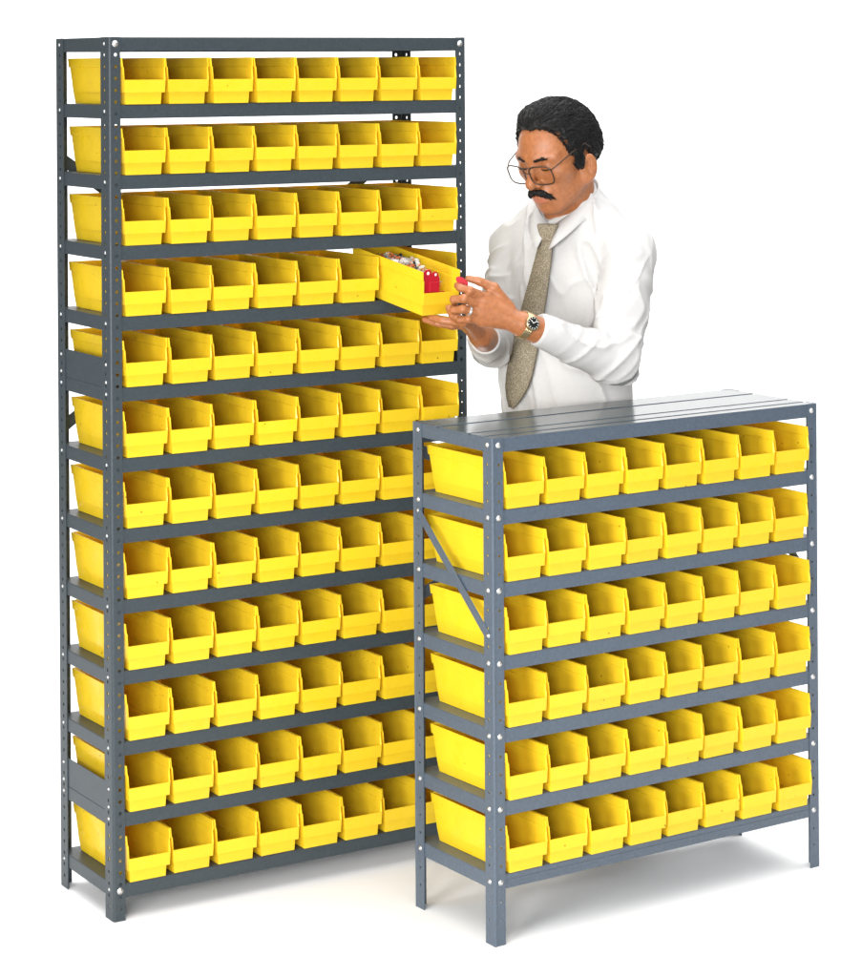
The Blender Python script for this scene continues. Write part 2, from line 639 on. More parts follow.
def sdf_object(name, fn, lo, hi, h, m, parent=None, relax=1, B=8):
    """surface of fn = 0 as one continuous mesh (surface nets on the blocks the surface crosses)"""
    lo, hi = np.array(lo, float), np.array(hi, float)
    nb = np.ceil((hi - lo) / (B * h)).astype(int)
    g = np.stack(np.meshgrid(*[np.arange(n) for n in nb], indexing='ij'), -1).reshape(-1, 3)
    cen = lo + (g + .5) * B * h
    d = fn(cen)
    act = g[np.abs(d) < B * h * .87 * 1.45]
    NX = nb * B + 2
    loc = np.stack(np.meshgrid(*[np.arange(B + 1)] * 3, indexing='ij'), -1).reshape(-1, 3)
    cid_all, pos_all, quads = [], [], []
    cells = np.stack(np.meshgrid(*[np.arange(B)] * 3, indexing='ij'), -1).reshape(-1, 3)
    S = B + 1
    CH = 600

    def key(c):
        return ((c[..., 0] + 1) * (NX[1] + 2) + c[..., 1] + 1) * (NX[2] + 2) + c[..., 2] + 1
    for s in range(0, len(act), CH):
        a = act[s:s + CH]
        I = a[:, None, :] * B + loc[None]
        P = lo + I.reshape(-1, 3) * h
        v = fn(P).reshape(len(a), S, S, S)
        C = [(x, y, z) for x in (0, 1) for y in (0, 1) for z in (0, 1)]
        cv = np.stack([v[:, x:x + B, y:y + B, z:z + B] for x, y, z in C], -1).reshape(-1, 8)
        neg = cv < 0
        mix = neg.any(1) & ~neg.all(1)
        gi = (a[:, None, :] * B + cells[None]).reshape(-1, 3)[mix]
        cv = cv[mix]
        num = np.zeros((len(cv), 3))
        cnt = np.zeros(len(cv))
        for i in range(8):
            for j in range(i + 1, 8):
                df = [C[j][q] - C[i][q] for q in range(3)]
                if sum(abs(q) for q in df) != 1:
                    continue
                x = (cv[:, i] < 0) != (cv[:, j] < 0)
                t = np.where(x, cv[:, i] / np.where(x, cv[:, i] - cv[:, j], 1), 0)
                num += np.where(x[:, None], np.array(C[i]) + t[:, None] * np.array(df), 0)
                cnt += x
        pos_all.append(lo + (gi + num / cnt[:, None]) * h)
        cid_all.append(key(gi))
        for ax in range(3):
            sl0 = [slice(0, B)] * 3
            sl1 = [slice(0, B)] * 3
            sl1[ax] = slice(1, B + 1)
            v0 = v[(slice(None), *sl0)].reshape(-1)
            v1 = v[(slice(None), *sl1)].reshape(-1)
            x = (v0 < 0) != (v1 < 0)
            e = (a[:, None, :] * B + cells[None]).reshape(-1, 3)[x]
            fl = v0[x] < 0
            b, c = (ax + 1) % 3, (ax + 2) % 3
            q = []
            for ob, oc in ((0, 0), (-1, 0), (-1, -1), (0, -1)):
                t = e.copy()
                t[:, b] += ob
                t[:, c] += oc
                q.append(key(t))
            q = np.stack(q, 1)
            q[~fl] = q[~fl][:, ::-1]
            quads.append(q)
    cid = np.concatenate(cid_all)
    pos = np.concatenate(pos_all)
    o = np.argsort(cid)
    cid, pos = cid[o], pos[o]
    q = np.concatenate(quads)
    ix = np.searchsorted(cid, q)
    ix = np.clip(ix, 0, len(cid) - 1)
    ok = (cid[ix] == q).all(1)
    ix = ix[ok]
    for _ in range(relax):                            # light smoothing
        acc = np.zeros_like(pos)
        n = np.zeros(len(pos))
        for k in range(4):
            np.add.at(acc, ix[:, k], pos[ix[:, (k + 1) % 4]])
            np.add.at(n, ix[:, k], 1)
        w = n > 0
        pos[w] = pos[w] * .5 + .5 * acc[w] / n[w][:, None]
    me = bpy.data.meshes.new(name)
    me.vertices.add(len(pos))
    me.vertices.foreach_set("co", pos.ravel())
    me.loops.add(len(ix) * 4)
    me.loops.foreach_set("vertex_index", ix.ravel().astype(np.int32))
    me.polygons.add(len(ix))
    me.polygons.foreach_set("loop_start", np.arange(len(ix), dtype=np.int32) * 4)
    me.polygons.foreach_set("use_smooth", np.ones(len(ix), bool))
    me.update(calc_edges=True)
    me.validate()
    for mm in (m if isinstance(m, (list, tuple)) else [m]):
        me.materials.append(mm)
    ob = bpy.data.objects.new(name, me)
    COL.objects.link(ob)
    if parent:
        ob.parent = parent
        ob.matrix_parent_inverse = parent.matrix_world.inverted()
    return ob


# ---- materials of the man
M_SKIN = mat("skin", (.35, .130, .050), .38, .45, noise=.15, nscale=110, bump=.28, bscale=520, sss=.10)
M_LIP = mat("lips", (.40, .135, .075), .4, .5, noise=.08, nscale=200)
M_HAIR = mat("black_hair", (.005, .0045, .0045), .42, .3, bump=.9, bscale=420)
M_SHIRT = mat("white_cotton", (.495, .49, .485), .85, .15, noise=.02, nscale=90, bump=.12, bscale=900)
M_TROUSER = mat("dark_trousers", (.018, .018, .022), .8, .2, bump=.2, bscale=900)
M_LEATHER = mat("black_leather", (.012, .011, .010), .35, .5, bump=.1, bscale=200)
M_FRAME = mat("brown_metal", (.06, .035, .022), .3, .6, metal=.5)
M_GOLD = mat("watch_steel", (.46, .37, .22), .3, .5, metal=.9)
M_DIAL = mat("watch_dial", (.012, .014, .013), .25, .5)
M_RED = mat("red_plastic", (.40, .006, .018), .6, .3, noise=.04, nscale=80)
M_WHITE = mat("white_marks", (.85, .85, .82), .5, .3)

# tie cloth: beige with a dense pale fleck
M_TIE = mat("beige_tie", (.36, .29, .19), .7, .25)
nt = M_TIE.node_tree
bs = nt.nodes["Principled BSDF"]
tc = nt.nodes.new("ShaderNodeTexCoord")
vo = nt.nodes.new("ShaderNodeTexVoronoi")
vo.inputs["Scale"].default_value = 380
rp = nt.nodes.new("ShaderNodeValToRGB")
rp.color_ramp.elements[0].position, rp.color_ramp.elements[0].color = .20, (.45, .40, .30, 1)
rp.color_ramp.elements[1].position, rp.color_ramp.elements[1].color = .46, (.19, .16, .11, 1)
nt.links.new(tc.outputs["Object"], vo.inputs["Vector"])
nt.links.new(vo.outputs["Distance"], rp.inputs["Fac"])
nt.links.new(rp.outputs["Color"], bs.inputs["Base Color"])

# lens: thin clear sheet with a little gloss
M_LENS = bpy.data.materials.new("spectacle_lens")
M_LENS.use_nodes = True
nt = M_LENS.node_tree
nt.nodes.remove(nt.nodes["Principled BSDF"])
mx = nt.nodes.new("ShaderNodeMixShader")
tr = nt.nodes.new("ShaderNodeBsdfTransparent")
tr.inputs[0].default_value = (.97, .945, .91, 1)
gl = nt.nodes.new("ShaderNodeBsdfGlossy")
gl.inputs["Roughness"].default_value = .05
mx.inputs[0].default_value = .04
nt.links.new(tr.outputs[0], mx.inputs[1])
nt.links.new(gl.outputs[0], mx.inputs[2])
nt.links.new(mx.outputs[0], nt.nodes["Material Output"].inputs[0])

# ---- skeleton
HEAD_O = at(559, 157.5, 5.55)
HS = 1.025
yaw, pit = R(45), R(22)
f0 = np.array([-math.sin(yaw), -math.cos(yaw), 0.0])
HF = f0 * math.cos(pit) - np.array([0, 0, 1.0]) * math.sin(pit)
HL = np.array([-f0[1], f0[0], 0.0])
HU = np.cross(HF, HL)
HM = np.stack([HF, HL, HU], 1)                        # columns: forward, left, up


def hq(P):
    return (P - HEAD_O) @ HM / HS


def hp(f, l, u):
    return HEAD_O + HM @ (np.array([f, l, u]) * HS)


NECK = at(569, 214, 5.60)
by = R(36)
BF = np.array([-math.sin(by), -math.cos(by), 0.0])
BL = np.array([-BF[1], BF[0], 0.0])
BM = np.stack([BF, BL, np.array([0, 0, 1.0])], 1)
CHEST = at(573, 290, 5.625)
SHL, ELL, WRL = at(629, 250, 5.50), at(615, 361, 5.38), at(524, 325, 5.285)
SHR, ELR, WRR = at(515, 243, 5.73), at(493, 346, 5.58), at(482, 336, 5.385)
HIP = np.array([CHEST[0] - .01, CHEST[1] + .02, .90])
KNEE_L, FOOT_L = HIP + BL * .10 + BF * .02 + [0, 0, -.44], HIP + BL * .11 + [0, 0, -.82]
KNEE_R, FOOT_R = HIP - BL * .10 + BF * .02 + [0, 0, -.44], HIP - BL * .12 + [0, 0, -.82]

# fingers: joint chains, knuckle to tip
FING_L = [
    ([at(487, 297.5, 5.268), at(470, 290.5, 5.246), at(459.5, 287.5, 5.258), at(457, 285.5, 5.272)], [.0105, .0092, .0085, .0075]),
    ([at(482.5, 305.5, 5.262), at(464, 298.5, 5.238), at(453.5, 299.5, 5.252), at(455, 303.5, 5.276)], [.0108, .0095, .0088, .0078]),
    ([at(480, 314.0, 5.262), at(463, 309.0, 5.240), at(453.5, 310.0, 5.254), at(457, 314, 5.278)], [.0104, .0090, .0084, .0075]),
    ([at(481, 321.5, 5.268), at(468, 319.0, 5.250), at(459.5, 319.5, 5.260), at(462, 322.5, 5.280)], [.0092, .0080, .0074, .0066]),
    ([at(509, 308, 5.280), at(494, 288.0, 5.276), at(480, 281.5, 5.272), at(468.5, 278.5, 5.272)], [.0150, .0115, .0098, .0078]),
]
FING_R = [
    ([at(468, 322, 5.300), at(455, 322.0, 5.288), at(442, 320.5, 5.296), at(431, 317.5, 5.312)], [.0100, .0090, .0084, .0074]),
    ([at(467, 324, 5.322), at(452, 325.0, 5.312), at(437, 323.0, 5.322), at(425, 319.5, 5.335)], [.0105, .0094, .0086, .0076]),
    ([at(467, 325, 5.345), at(452, 325.5, 5.338), at(438, 323.5, 5.345), at(428, 320.0, 5.355)], [.0102, .0092, .0084, .0074]),
    ([at(468, 325, 5.366), at(455, 325.5, 5.362), at(445, 323.5, 5.366), at(437, 321.0, 5.372)], [.0092, .0080, .0074, .0066]),
    ([at(476, 330, 5.345), at(463, 322.0, 5.276), at(453, 314.5, 5.268), at(448.5, 308.0, 5.274)], [.0140, .0108, .0096, .0078]),
]


def hand_sdf(P, wr, el, F, back):
    d = None
    ks = [f[0][0] for f in F[:4]]
    base = wr + (wr - el) / np.linalg.norm(wr - el) * .012
    for k, r in zip(ks, (.0135, .014, .0135, .0125)):            # metacarpals fused into a palm
        c = cap(P, base * .8 + k * .2, k, .0165, r)
        d = c if d is None else smin(d, c, .012)
    for pts, rr in F[:4]:
        d = smin(d, chain(P, pts, rr, .003), .0045)
    pts, rr = F[4]
    d = smin(d, chain(P, pts, rr, .004), .008)
    d = smin(d, cap(P, base, ks[1], .019, .0125), .012)
    for pts, rr in F:                                 # knuckle bumps
        d = smin(d, sph(P, pts[1], rr[1] * 1.07), .003)
    d = smin(d, cap(P, el, wr, .040, .0265), .02)
    return d


def head_sdf(P):
    q = hq(P)
    s = q.copy()
    s[:, 1] = np.abs(s[:, 1])
    d = ell(q, (-.006, 0, .043), (.098, .074, .083))
    d = smin(d, ell(q, (.034, 0, -.008), (.061, .064, .090)), .03)
    d = smin(d, ell(q, (.045, 0, -.060), (.046, .048, .042)), .025)
    d = smin(d, sph(q, (.078, 0, -.086), .019), .022)
    d = smin(d, cap(s, (.006, .056, -.045), (.066, .020, -.086), .017, .014), .02)
    d = smin(d, sph(s, (.060, .046, -.004), .020), .022)
    d = smin(d, cap(s, (.088, .010, .036), (.070, .050, .034), .011, .010), .015)
    d = smax(d, -sph(s, (.108, .032, .017), .0165), .014)
    d = smin(d, ell(s, (.080, .032, .0155), (.0125, .0150, .0125)), .003)
    d = smin(d, cap(q, (.092, 0, .028), (.116, 0, -.014), .0070, .0105), .012)
    d = smin(d, sph(q, (.1155, 0, -.018), .0115), .007)
    d = smin(d, sph(s, (.103, .0135, -.021), .0085), .006)
    d = smin(d, ell(q, (.078, 0, -.050), (.024, .032, .022)), .02)
    d = smax(d, -chain(s, [(.104, .020, -.016), (.095, .032, -.034), (.084, .038, -.054)], [.0022, .0026, .0015], .003), .007)
    d = smin(d, chain(s, [(.1035, 0, -.0535), (.1000, .012, -.0545), (.0915, .023, -.0585)], [.0052, .0046, .003], .003), .004)
    d = smin(d, chain(s, [(.1010, 0, -.0635), (.0980, .012, -.0630), (.0910, .022, -.0598)], [.0062, .0055, .003], .003), .004)
    # ears: a tilted shell with a hollow
    a = R(-30)
    e = s - np.array([-.004, .076, -.023])
    e = np.stack([e[:, 0] * math.cos(a) + e[:, 1] * math.sin(a), -e[:, 0] * math.sin(a) + e[:, 1] * math.cos(a), e[:, 2]], 1)
    b = R(12)
    e = np.stack([e[:, 0] * math.cos(b) + e[:, 2] * math.sin(b), e[:, 1], -e[:, 0] * math.sin(b) + e[:, 2] * math.cos(b)], 1)
    ear = ell(e, (0, .004, 0), (.0195, .0085, .033))
    ear = smin(ear, ell(e, (.006, .003, -.026), (.010, .007, .012)), .006)
    ear = smax(ear, -ell(e, (.002, .014, .004), (.0115, .0085, .021)), .004)
    ear = smin(ear, ell(e, (-.004, .008, .004), (.0035, .004, .015)), .003)
    d = smin(d, ear, .006)
    return d * HS


def body_sdf(P):
    d = np.full(len(P), .30)

    def grp(c, rad, fn, k):
        near = np.sqrt(((P - c) ** 2).sum(1)) < rad
        far = np.sqrt(((P - c) ** 2).sum(1)) - rad + .05
        v = np.maximum(far, .05)
        if near.any():
            v[near] = fn(P[near])
        d[:] = smin(d, v, k)
    grp(HEAD_O, .24, head_sdf, .004)
    d[:] = smin(d, cap(P, hp(-.022, 0, -.035), NECK + [0, .01, -.05], .058, .066), .028)
    d[:] = smin(d, cap(P, NECK + [0, 0, -.06], SHL + [0, 0, -.01], .05, .055), .03)
    d[:] = smin(d, cap(P, NECK + [0, 0, -.06], SHR + [0, 0, -.01], .05, .055), .03)
    q = (P - CHEST) @ BM
    d[:] = smin(d, ell(q, (0, 0, -.01), (.095, .145, .20)), .04)
    d[:] = smin(d, ell(q, (0, 0, -.26), (.092, .13, .22)), .04)
    for s_, e_ in ((SHL, ELL), (SHR, ELR)):
        d[:] = smin(d, cap(P, s_, e_, .045, .038), .02)
    d[:] = smin(d, cap(P, ELR, WRR, .036, .026), .01)
    grp((WRL + FING_L[1][0][1]) / 2, .16, lambda p: hand_sdf(p, WRL, ELL, FING_L, 1), .004)
    grp((WRR + FING_R[1][0][2]) / 2, .14, lambda p: hand_sdf(p, WRR, ELR, FING_R, 1), .004)
    d[:] = smin(d, cap(P, ELL, WRL, .038, .0265), .01)
    for k_, f_, sg in ((KNEE_L, FOOT_L, 1), (KNEE_R, FOOT_R, -1)):
        d[:] = smin(d, cap(P, HIP + BL * .085 * sg, k_, .075, .05), .03)
        d[:] = smin(d, cap(P, k_, f_, .048, .036), .02)
    return d


def torso_sdf(P, fold=True):
    q = (P - CHEST) @ BM
    d = ell(q, (.004, 0, .0), (.122, .172, .225))
    d = smin(d, ell(q, (.010, -.016, -.24), (.120, .168, .32)), .05)
    NB = NECK - BF * .022 + [0, 0, .026]
    d = smin(d, cap(P, NB, SHL + [0, 0, -.012], .052, .062), .05)
    d = smin(d, cap(P, NB, SHR + [0, 0, -.012], .052, .058), .05)
    d = smin(d, cap(P, NECK - BF * .02 + [0, 0, .0], NECK + [0, 0, -.06], .062, .07), .03)
    return d


def sleeve_sdf(P):
    d = chain(P, [SHL, ELL * .55 + SHL * .45, ELL], [.064, .060, .055], .02)
    cf = ELL + (WRL - ELL) * .86
    d = smin(d, cap(P, ELL, cf, .057, .039), .012)
    d2 = chain(P, [SHR, (SHR + ELR) / 2, ELR], [.056, .049, .047], .02)
    cf = ELR + (WRR - ELR) * .72
    d2 = smin(d2, cap(P, ELR, cf, .047, .038), .012)
    return d, d2


def ridge(P, seed):
    return (1 - np.abs(vnoise(P, seed))) ** 6


def shirt_sdf(P):
    d = torso_sdf(P)
    q = (P - CHEST) @ BM
    # long drag folds running down and across the chest
    n = q + .02 * vnoise(q * 9, 5)[:, None]
    w = np.stack([n[:, 0] * 14, n[:, 1] * 15 + n[:, 2] * 5, n[:, 2] * 4.5], 1)
    d = d - .0080 * ridge(w, 1) - .0055 * ridge(w * np.array([1.7, 1.6, 1.9]) + 3.3, 31) + .003
    dl, dr = sleeve_sdf(P)

    def armfold(a, b, sd, amp):
        ax = (b - a) / np.linalg.norm(b - a)
        r_ = P - a
        t = r_ @ ax
        o = r_ - t[:, None] * ax
        ww = np.stack([o[:, 0] * 9 + t * 6, o[:, 1] * 9, t * 24 + o[:, 2] * 12], 1)
        return amp * ridge(ww, sd)
    near = np.exp(-((P - ELL) ** 2).sum(1) / .014)
    dl = dl - armfold(SHL, ELL, 11, .0065) - armfold(ELL, WRL, 17, .0050) - near * armfold(ELL, WRL, 13, .010) + .004
    dr = dr - armfold(SHR, ELR, 12, .009) + .003
    d = smin(d, dl, .014)
    d = smin(d, dr, .018)
    # blouse over the belt, then a clean hem
    d = smax(d, .985 - P[:, 2], .006)
    # cut the cuffs square
    for e_, w_, f_ in ((ELL, WRL, .86), (ELR, WRR, .72)):
        ax = (w_ - e_) / np.linalg.norm(w_ - e_)
        pl = (P - (e_ + (w_ - e_) * f_)) @ ax
        nr = np.sqrt(((P - w_) ** 2).sum(1)) < .085
        d = np.where(nr, smax(d, pl, .004), d)
    return d


# ---- build
man = empty("person", (float(HIP[0]), float(HIP[1]), 0))
tag(man, "man in white shirt and beige tie, glasses and moustache, lifting a red clip", "person")
bpy.context.view_layer.update()

body = sdf_object("body", body_sdf, (.02, 4.95, .03), (.95, 6.0, 1.80), .0026, [M_SKIN, M_LIP], man, relax=1)
co = np.empty(len(body.data.vertices) * 3)
body.data.vertices.foreach_get("co", co)
q = hq(co.reshape(-1, 3))
sl = np.abs(q[:, 1])
inl = (q[:, 0] > .088) & (sl < .024) & (q[:, 2] > -.071 + sl * .3) & (q[:, 2] < -.0485 - sl * .25)
lv = np.empty(len(body.data.loops), np.int32)
body.data.loops.foreach_get("vertex_index", lv)
mi = inl[lv].reshape(-1, 4).all(1).astype(np.int32)
body.data.polygons.foreach_set("material_index", mi)

shirt = sdf_object("shirt", shirt_sdf, (.02, 5.0, .94), (.95, 6.05, 1.56), .0036, M_SHIRT, man, relax=1)


def trouser_sdf(P):
    q = (P - CHEST) @ BM
    z0 = HIP[2] - CHEST[2]
    d = ell(q, (0, 0, z0 + .02), (.118, .160, .20))
    for k_, f_, sg in ((KNEE_L, FOOT_L, 1), (KNEE_R, FOOT_R, -1)):
        d = smin(d, chain(P, [HIP + BL * .082 * sg + [0, 0, -.02], k_, f_ + [0, 0, .0]], [.092, .075, .068], .02), .03)
    d = d - .004 * ridge(np.stack([q[:, 0] * 10, q[:, 1] * 10, q[:, 2] * 7], 1), 3)
    d = smax(d, P[:, 2] - .980, .004)
    return smax(d, .075 - P[:, 2], .004)


sdf_object("trousers", trouser_sdf, (.1, 5.2, .03), (.95, 6.1, 1.06), .006, M_TROUSER, man, relax=1)


def belt_sdf(P):
    q = (P - CHEST) @ BM
    z0 = HIP[2] - CHEST[2]
    d = np.abs(ell(q, (0, 0, z0 + .02), (.126, .168, .26))) - .006
    return smax(d, np.abs(P[:, 2] - .980) - .016, .003)


sdf_object("belt", belt_sdf, (.1, 5.2, .97), (.95, 6.1, 1.07), .004, M_LEATHER, man, relax=1)


def shoe(f_):
    c = np.array([f_[0], f_[1], 0]) + BF * .05

    def fn(P):
        q = (P - c) @ BM
        d = ell(q, (.01, 0, .035), (.135, .048, .05))
        d = smin(d, ell(q, (-.06, 0, .06), (.055, .042, .06)), .03)
        d = smax(d, .004 - P[:, 2], .004)
        return d
    return sdf_object("shoe", fn, c - [.22, .22, .02], c + [.22, .22, .2], .005, M_LEATHER, man, relax=1)


shoe(FOOT_L)
shoe(FOOT_R)


def hair_sdf(P):
    q = hq(P)
    s = np.abs(q[:, 1])
    d = ell(q, (-.010, 0, .047), (.098, .080, .091))
    d = smin(d, ell(q, (.016, 0, .108), (.046, .058, .025)), .025)
    d = smin(d, ell(q, (.020, 0, .050), (.060, .0795, .062)), .02)
    d = smin(d, ell(q, (-.055, 0, .02), (.054, .076, .072)), .03)
    qs = q.copy()
    qs[:, 1] = s
    d = smin(d, cap(qs, (.022, .0715, .035), (.019, .0735, -.018), .0062, .0040), .008)
    T = np.interp(q[:, 0], [-.13, -.07, -.045, -.026, -.012, .004, .015, .027, .037, .046, .060, .075, .12],
                  [-.055, -.057, -.040, .010, .022, .016, -.016, -.016, .006, .062, .098, .112, .116])
    T = T + np.where(q[:, 0] > .05, -.010 * np.clip(1 - s / .05, 0, 1) + .012 * np.clip((s - .03) / .03, 0, 1), 0)
    w = q + .006 * np.stack([vnoise(q * 45, 21), vnoise(q * 45, 22), vnoise(q * 45, 23)], 1)
    n = vnoise(q * 40, 2) * .0018 + ridge(w * np.array([45, 150, 60]), 4) * .0026 + vnoise(q * 260, 6) * .0006 - .001
    d = smin(d, head_sdf(P) / HS - .0048, .006)
    T = T + vnoise(q * 140, 9) * .004
    d = d - n
    return smax(d, (T - q[:, 2]) * .8, .006) * HS


hair = sdf_object("hair", hair_sdf, HEAD_O - .22, HEAD_O + .22, .0022, M_HAIR, man, relax=0)
# loose wavy locks combed back over the mass
rnd = random.Random(5)
hm = hair.data
hco = np.empty(len(hm.vertices) * 3)
hm.vertices.foreach_get("co", hco)
hco = hco.reshape(-1, 3)
hno = np.empty(len(hm.vertices) * 3)
hm.vertices.foreach_get("normal", hno)
hno = hno.reshape(-1, 3)
bm = bmesh.new()
bm.from_mesh(hm)
hbv = BVHTree.FromBMesh(bm)
for _ in range(4200):
    i = rnd.randrange(len(hco))
    p, n_ = Vector(hco[i]), Vector(hno[i])
    if (hno[i] @ HEAD_O - hno[i] @ hco[i]) > 0:       # an inner face
        continue
    lq = hq(hco[i][None])[0]
    side = np.sign(lq[1])
    L_ = rnd.uniform(.018, .042) * (1.0 if lq[2] > .04 else .5)
    lift = rnd.uniform(.0003, .0030)
    jit = np.array([rnd.uniform(-.34, .34) for _ in range(3)])
    ph, wv = rnd.uniform(0, 6.3), rnd.uniform(.1, .45)
    pts = [p - n_ * .001]
    for k in range(1, 6):
        l2 = hq(np.array(p)[None])[0]
        top_ = min(1, max(0, (l2[2] - .02) / .08))
        comb = -HF * (.55 + .45 * top_) + HL * side * .25 * top_ - HU * (.85 - .85 * top_) + jit
        comb = Vector(comb)
        comb = (comb - n_ * comb.dot(n_)).normalized()
        sdv = n_.cross(comb)
        q2, n2, _i, _d = hbv.find_nearest(p + (comb + sdv * wv * math.sin(ph + k * 1.3)) * (L_ / 5))
        if q2 is None or n2.dot(n_) < .2:
            break
        p, n_ = q2, n2
        pts.append(p + n_ * (lift if k < 5 else -.0006))
    if len(pts) < 4:
        continue
    rr2 = [.0008] * len(pts)
    rr2[0], rr2[-1] = .0006, .0002
    tube(bm, pts, rr2, 4, caps=False)
bm.to_mesh(hm)
bm.free()
hm.polygons.foreach_set("use_smooth", np.ones(len(hm.polygons), bool))


def moustache_sdf(P):
    q = hq(P)
    s = q.copy()
    s[:, 1] = np.abs(s[:, 1])
    d = chain(s, [(.1065, .001, -.0385), (.1030, .014, -.0420), (.0950, .027, -.0520), (.0890, .033, -.0600)],
              [.0058, .0072, .0054, .0024], .004)
    d = d - vnoise(q * np.array([200, 420, 200]), 3) * .0016
    return d * HS


def fuzz(ob, n, dirfn, lmin, lmax, rad):
    """short hairs lying on a hair mass, part of the same mesh"""
    me = ob.data
    c_ = np.empty(len(me.vertices) * 3)
    me.vertices.foreach_get("co", c_)
    c_ = c_.reshape(-1, 3)
    nn_ = np.empty(len(me.vertices) * 3)
    me.vertices.foreach_get("normal", nn_)
    nn_ = nn_.reshape(-1, 3)
    b_ = bmesh.new()
    b_.from_mesh(me)
    for _ in range(n):
        i = rnd.randrange(len(c_))
        lq_ = hq(c_[i][None])[0]
        if nn_[i] @ HF < -.2:
            continue
        d_ = dirfn(lq_) + np.array([rnd.uniform(-.3, .3) for _ in range(3)])
        d_ = d_ - .7 * nn_[i] * (d_ @ nn_[i])
        d_ /= np.linalg.norm(d_)
        L_ = rnd.uniform(lmin, lmax)
        tube(b_, [c_[i] - nn_[i] * .0005, c_[i] + d_ * L_ * .5 + nn_[i] * .0006, c_[i] + d_ * L_], [rad, rad, rad * .3], 4, caps=False)
    b_.to_mesh(me)
    b_.free()
    me.polygons.foreach_set("use_smooth", np.ones(len(me.polygons), bool))


mc = hp(.1, 0, -.045)
mo = sdf_object("moustache", moustache_sdf, mc - .06, mc + .06, .0013, M_HAIR, man, relax=0)
fuzz(mo, 700, lambda q: -HU * .9 + HL * np.sign(q[1]) * (.2 + 14 * abs(q[1])), .003, .007, .0005)


def brow_sdf(P):
    q = hq(P)
    s = q.copy()
    s[:, 1] = np.abs(s[:, 1])
    d = chain(s, [(.0985, .014, .0340), (.0920, .032, .0375), (.0760, .052, .0310)], [.0034, .0036, .0020], .003)
    return (d - vnoise(q * np.array([200, 420, 200]), 8) * .0011) * HS


mc = hp(.09, 0, .045)
eb = sdf_object("eyebrows", brow_sdf, mc - .08, mc + .08, .0013, M_HAIR, man, relax=0)
fuzz(eb, 260, lambda q: HL * np.sign(q[1]) + HU * .4, .003, .006, .0004)


def add_to(parent, o):
    o.parent = parent
    o.matrix_parent_inverse = parent.matrix_world.inverted()
    return o


# lashes: the dark lid line of each lowered eye
for sg in (1, -1):
    bm = bmesh.new()
    tube(bm, [hp(.0925 - .004 * abs(t) ** 2, sg * (.032 + .0145 * t), .0095 + .0030 * t * t) for t in np.linspace(-1, 1, 9)],
         [.0006, .0013, .0016, .0017, .0017, .0017, .0016, .0013, .0006], 6)
    add_to(man, link_mesh("eyelashes", bm, M_HAIR, None, True))

# spectacles
glasses = None
bm = bmesh.new()


def lens_loop(sg, k=1.0):
    out = []
    for i in range(28):
        a = i / 28 * 2 * math.pi
        c, s = math.cos(a), math.sin(a)
        ex = .0285 * np.sign(c) * abs(c) ** .62
        ez = (.0205 if s > 0 else .0255) * np.sign(s) * abs(s) ** .62
        ex += .004 * (-s if s < 0 else 0) * (.6)           # aviator droop outward
        l = .0355 + ex * k
        f = .1175 - .20 * max(0, abs(l) - .010) + .0
        out.append(hp(f + .12 * (ez * k), sg * l, .008 + ez * k))
    return out


for sg in (1, -1):
    tube(bm, lens_loop(sg), .0017 * HS, 6, closed=True)
    tube(bm, [hp(.1075, sg * .0635, .018), hp(.085, sg * .074, .026), hp(.03, sg * .0815, .036), hp(-.004, sg * .083, .036), hp(-.020, sg * .082, .020)],
         .0016 * HS, 6)
tube(bm, [hp(.1175, .010, .010), hp(.1215, .0, .014), hp(.1175, -.010, .010)], .0013 * HS, 6)
tube(bm, [hp(.1165, .016, .0255), hp(.1215, 0, .0265), hp(.1165, -.016, .0255)], .0013 * HS, 6)
glasses = add_to(man, link_mesh("spectacles", bm, M_FRAME, None, True))
for sg in (1, -1):
    bm = bmesh.new()
    vs = [bm.verts.new(p) for p in lens_loop(sg, .98)]
    bm.faces.new(vs)
    ln = link_mesh("lens", bm, M_LENS, None)
    ln.parent = glasses
    ln.matrix_parent_inverse = (glasses.matrix_parent_inverse.inverted() @ man.matrix_world.inverted())
    ln.matrix_parent_inverse = Matrix.Identity(4)


# ---- collar: a fold-over band round the neck, open at the front
def ribbon(bm, A, Bp, t):
    """solid strip between two edge polylines"""
    n = len(A)
    rows = []
    for i in range(n):
        a, b = Vector(A[i]), Vector(Bp[i])
        j0, j1 = max(0, i - 1), min(n - 1, i + 1)
        tg = (Vector(A[j1]) - Vector(A[j0])) + (Vector(Bp[j1]) - Vector(Bp[j0]))
        nm = tg.cross(b - a)
        nm = nm.normalized() if nm.length > 1e-9 else Vector((0, -1, 0))
        mid = (a + b) / 2 + nm * t * .8
        rows.append(([a + nm * t / 2, mid + nm * t / 2, b + nm * t / 2], [a - nm * t / 2, mid - nm * t / 2, b - nm * t / 2]))
    fv = [[bm.verts.new(p) for p in r[0]] for r in rows]
    bv = [[bm.verts.new(p) for p in r[1]] for r in rows]
    for i in range(n - 1):
        for k in range(2):
            bm.faces.new([fv[i][k], fv[i + 1][k], fv[i + 1][k + 1], fv[i][k + 1]])
            bm.faces.new([bv[i][k + 1], bv[i + 1][k + 1], bv[i + 1][k], bv[i][k]])
        bm.faces.new([fv[i][0], bv[i][0], bv[i + 1][0], fv[i + 1][0]])
        bm.faces.new([fv[i][2], fv[i + 1][2], bv[i + 1][2], bv[i][2]])
    for i in (0, n - 1):
        for k in range(2):
            bm.faces.new([fv[i][k], fv[i][k + 1], bv[i][k + 1], bv[i][k]])
    bmesh.ops.recalc_face_normals(bm, faces=bm.faces[:])


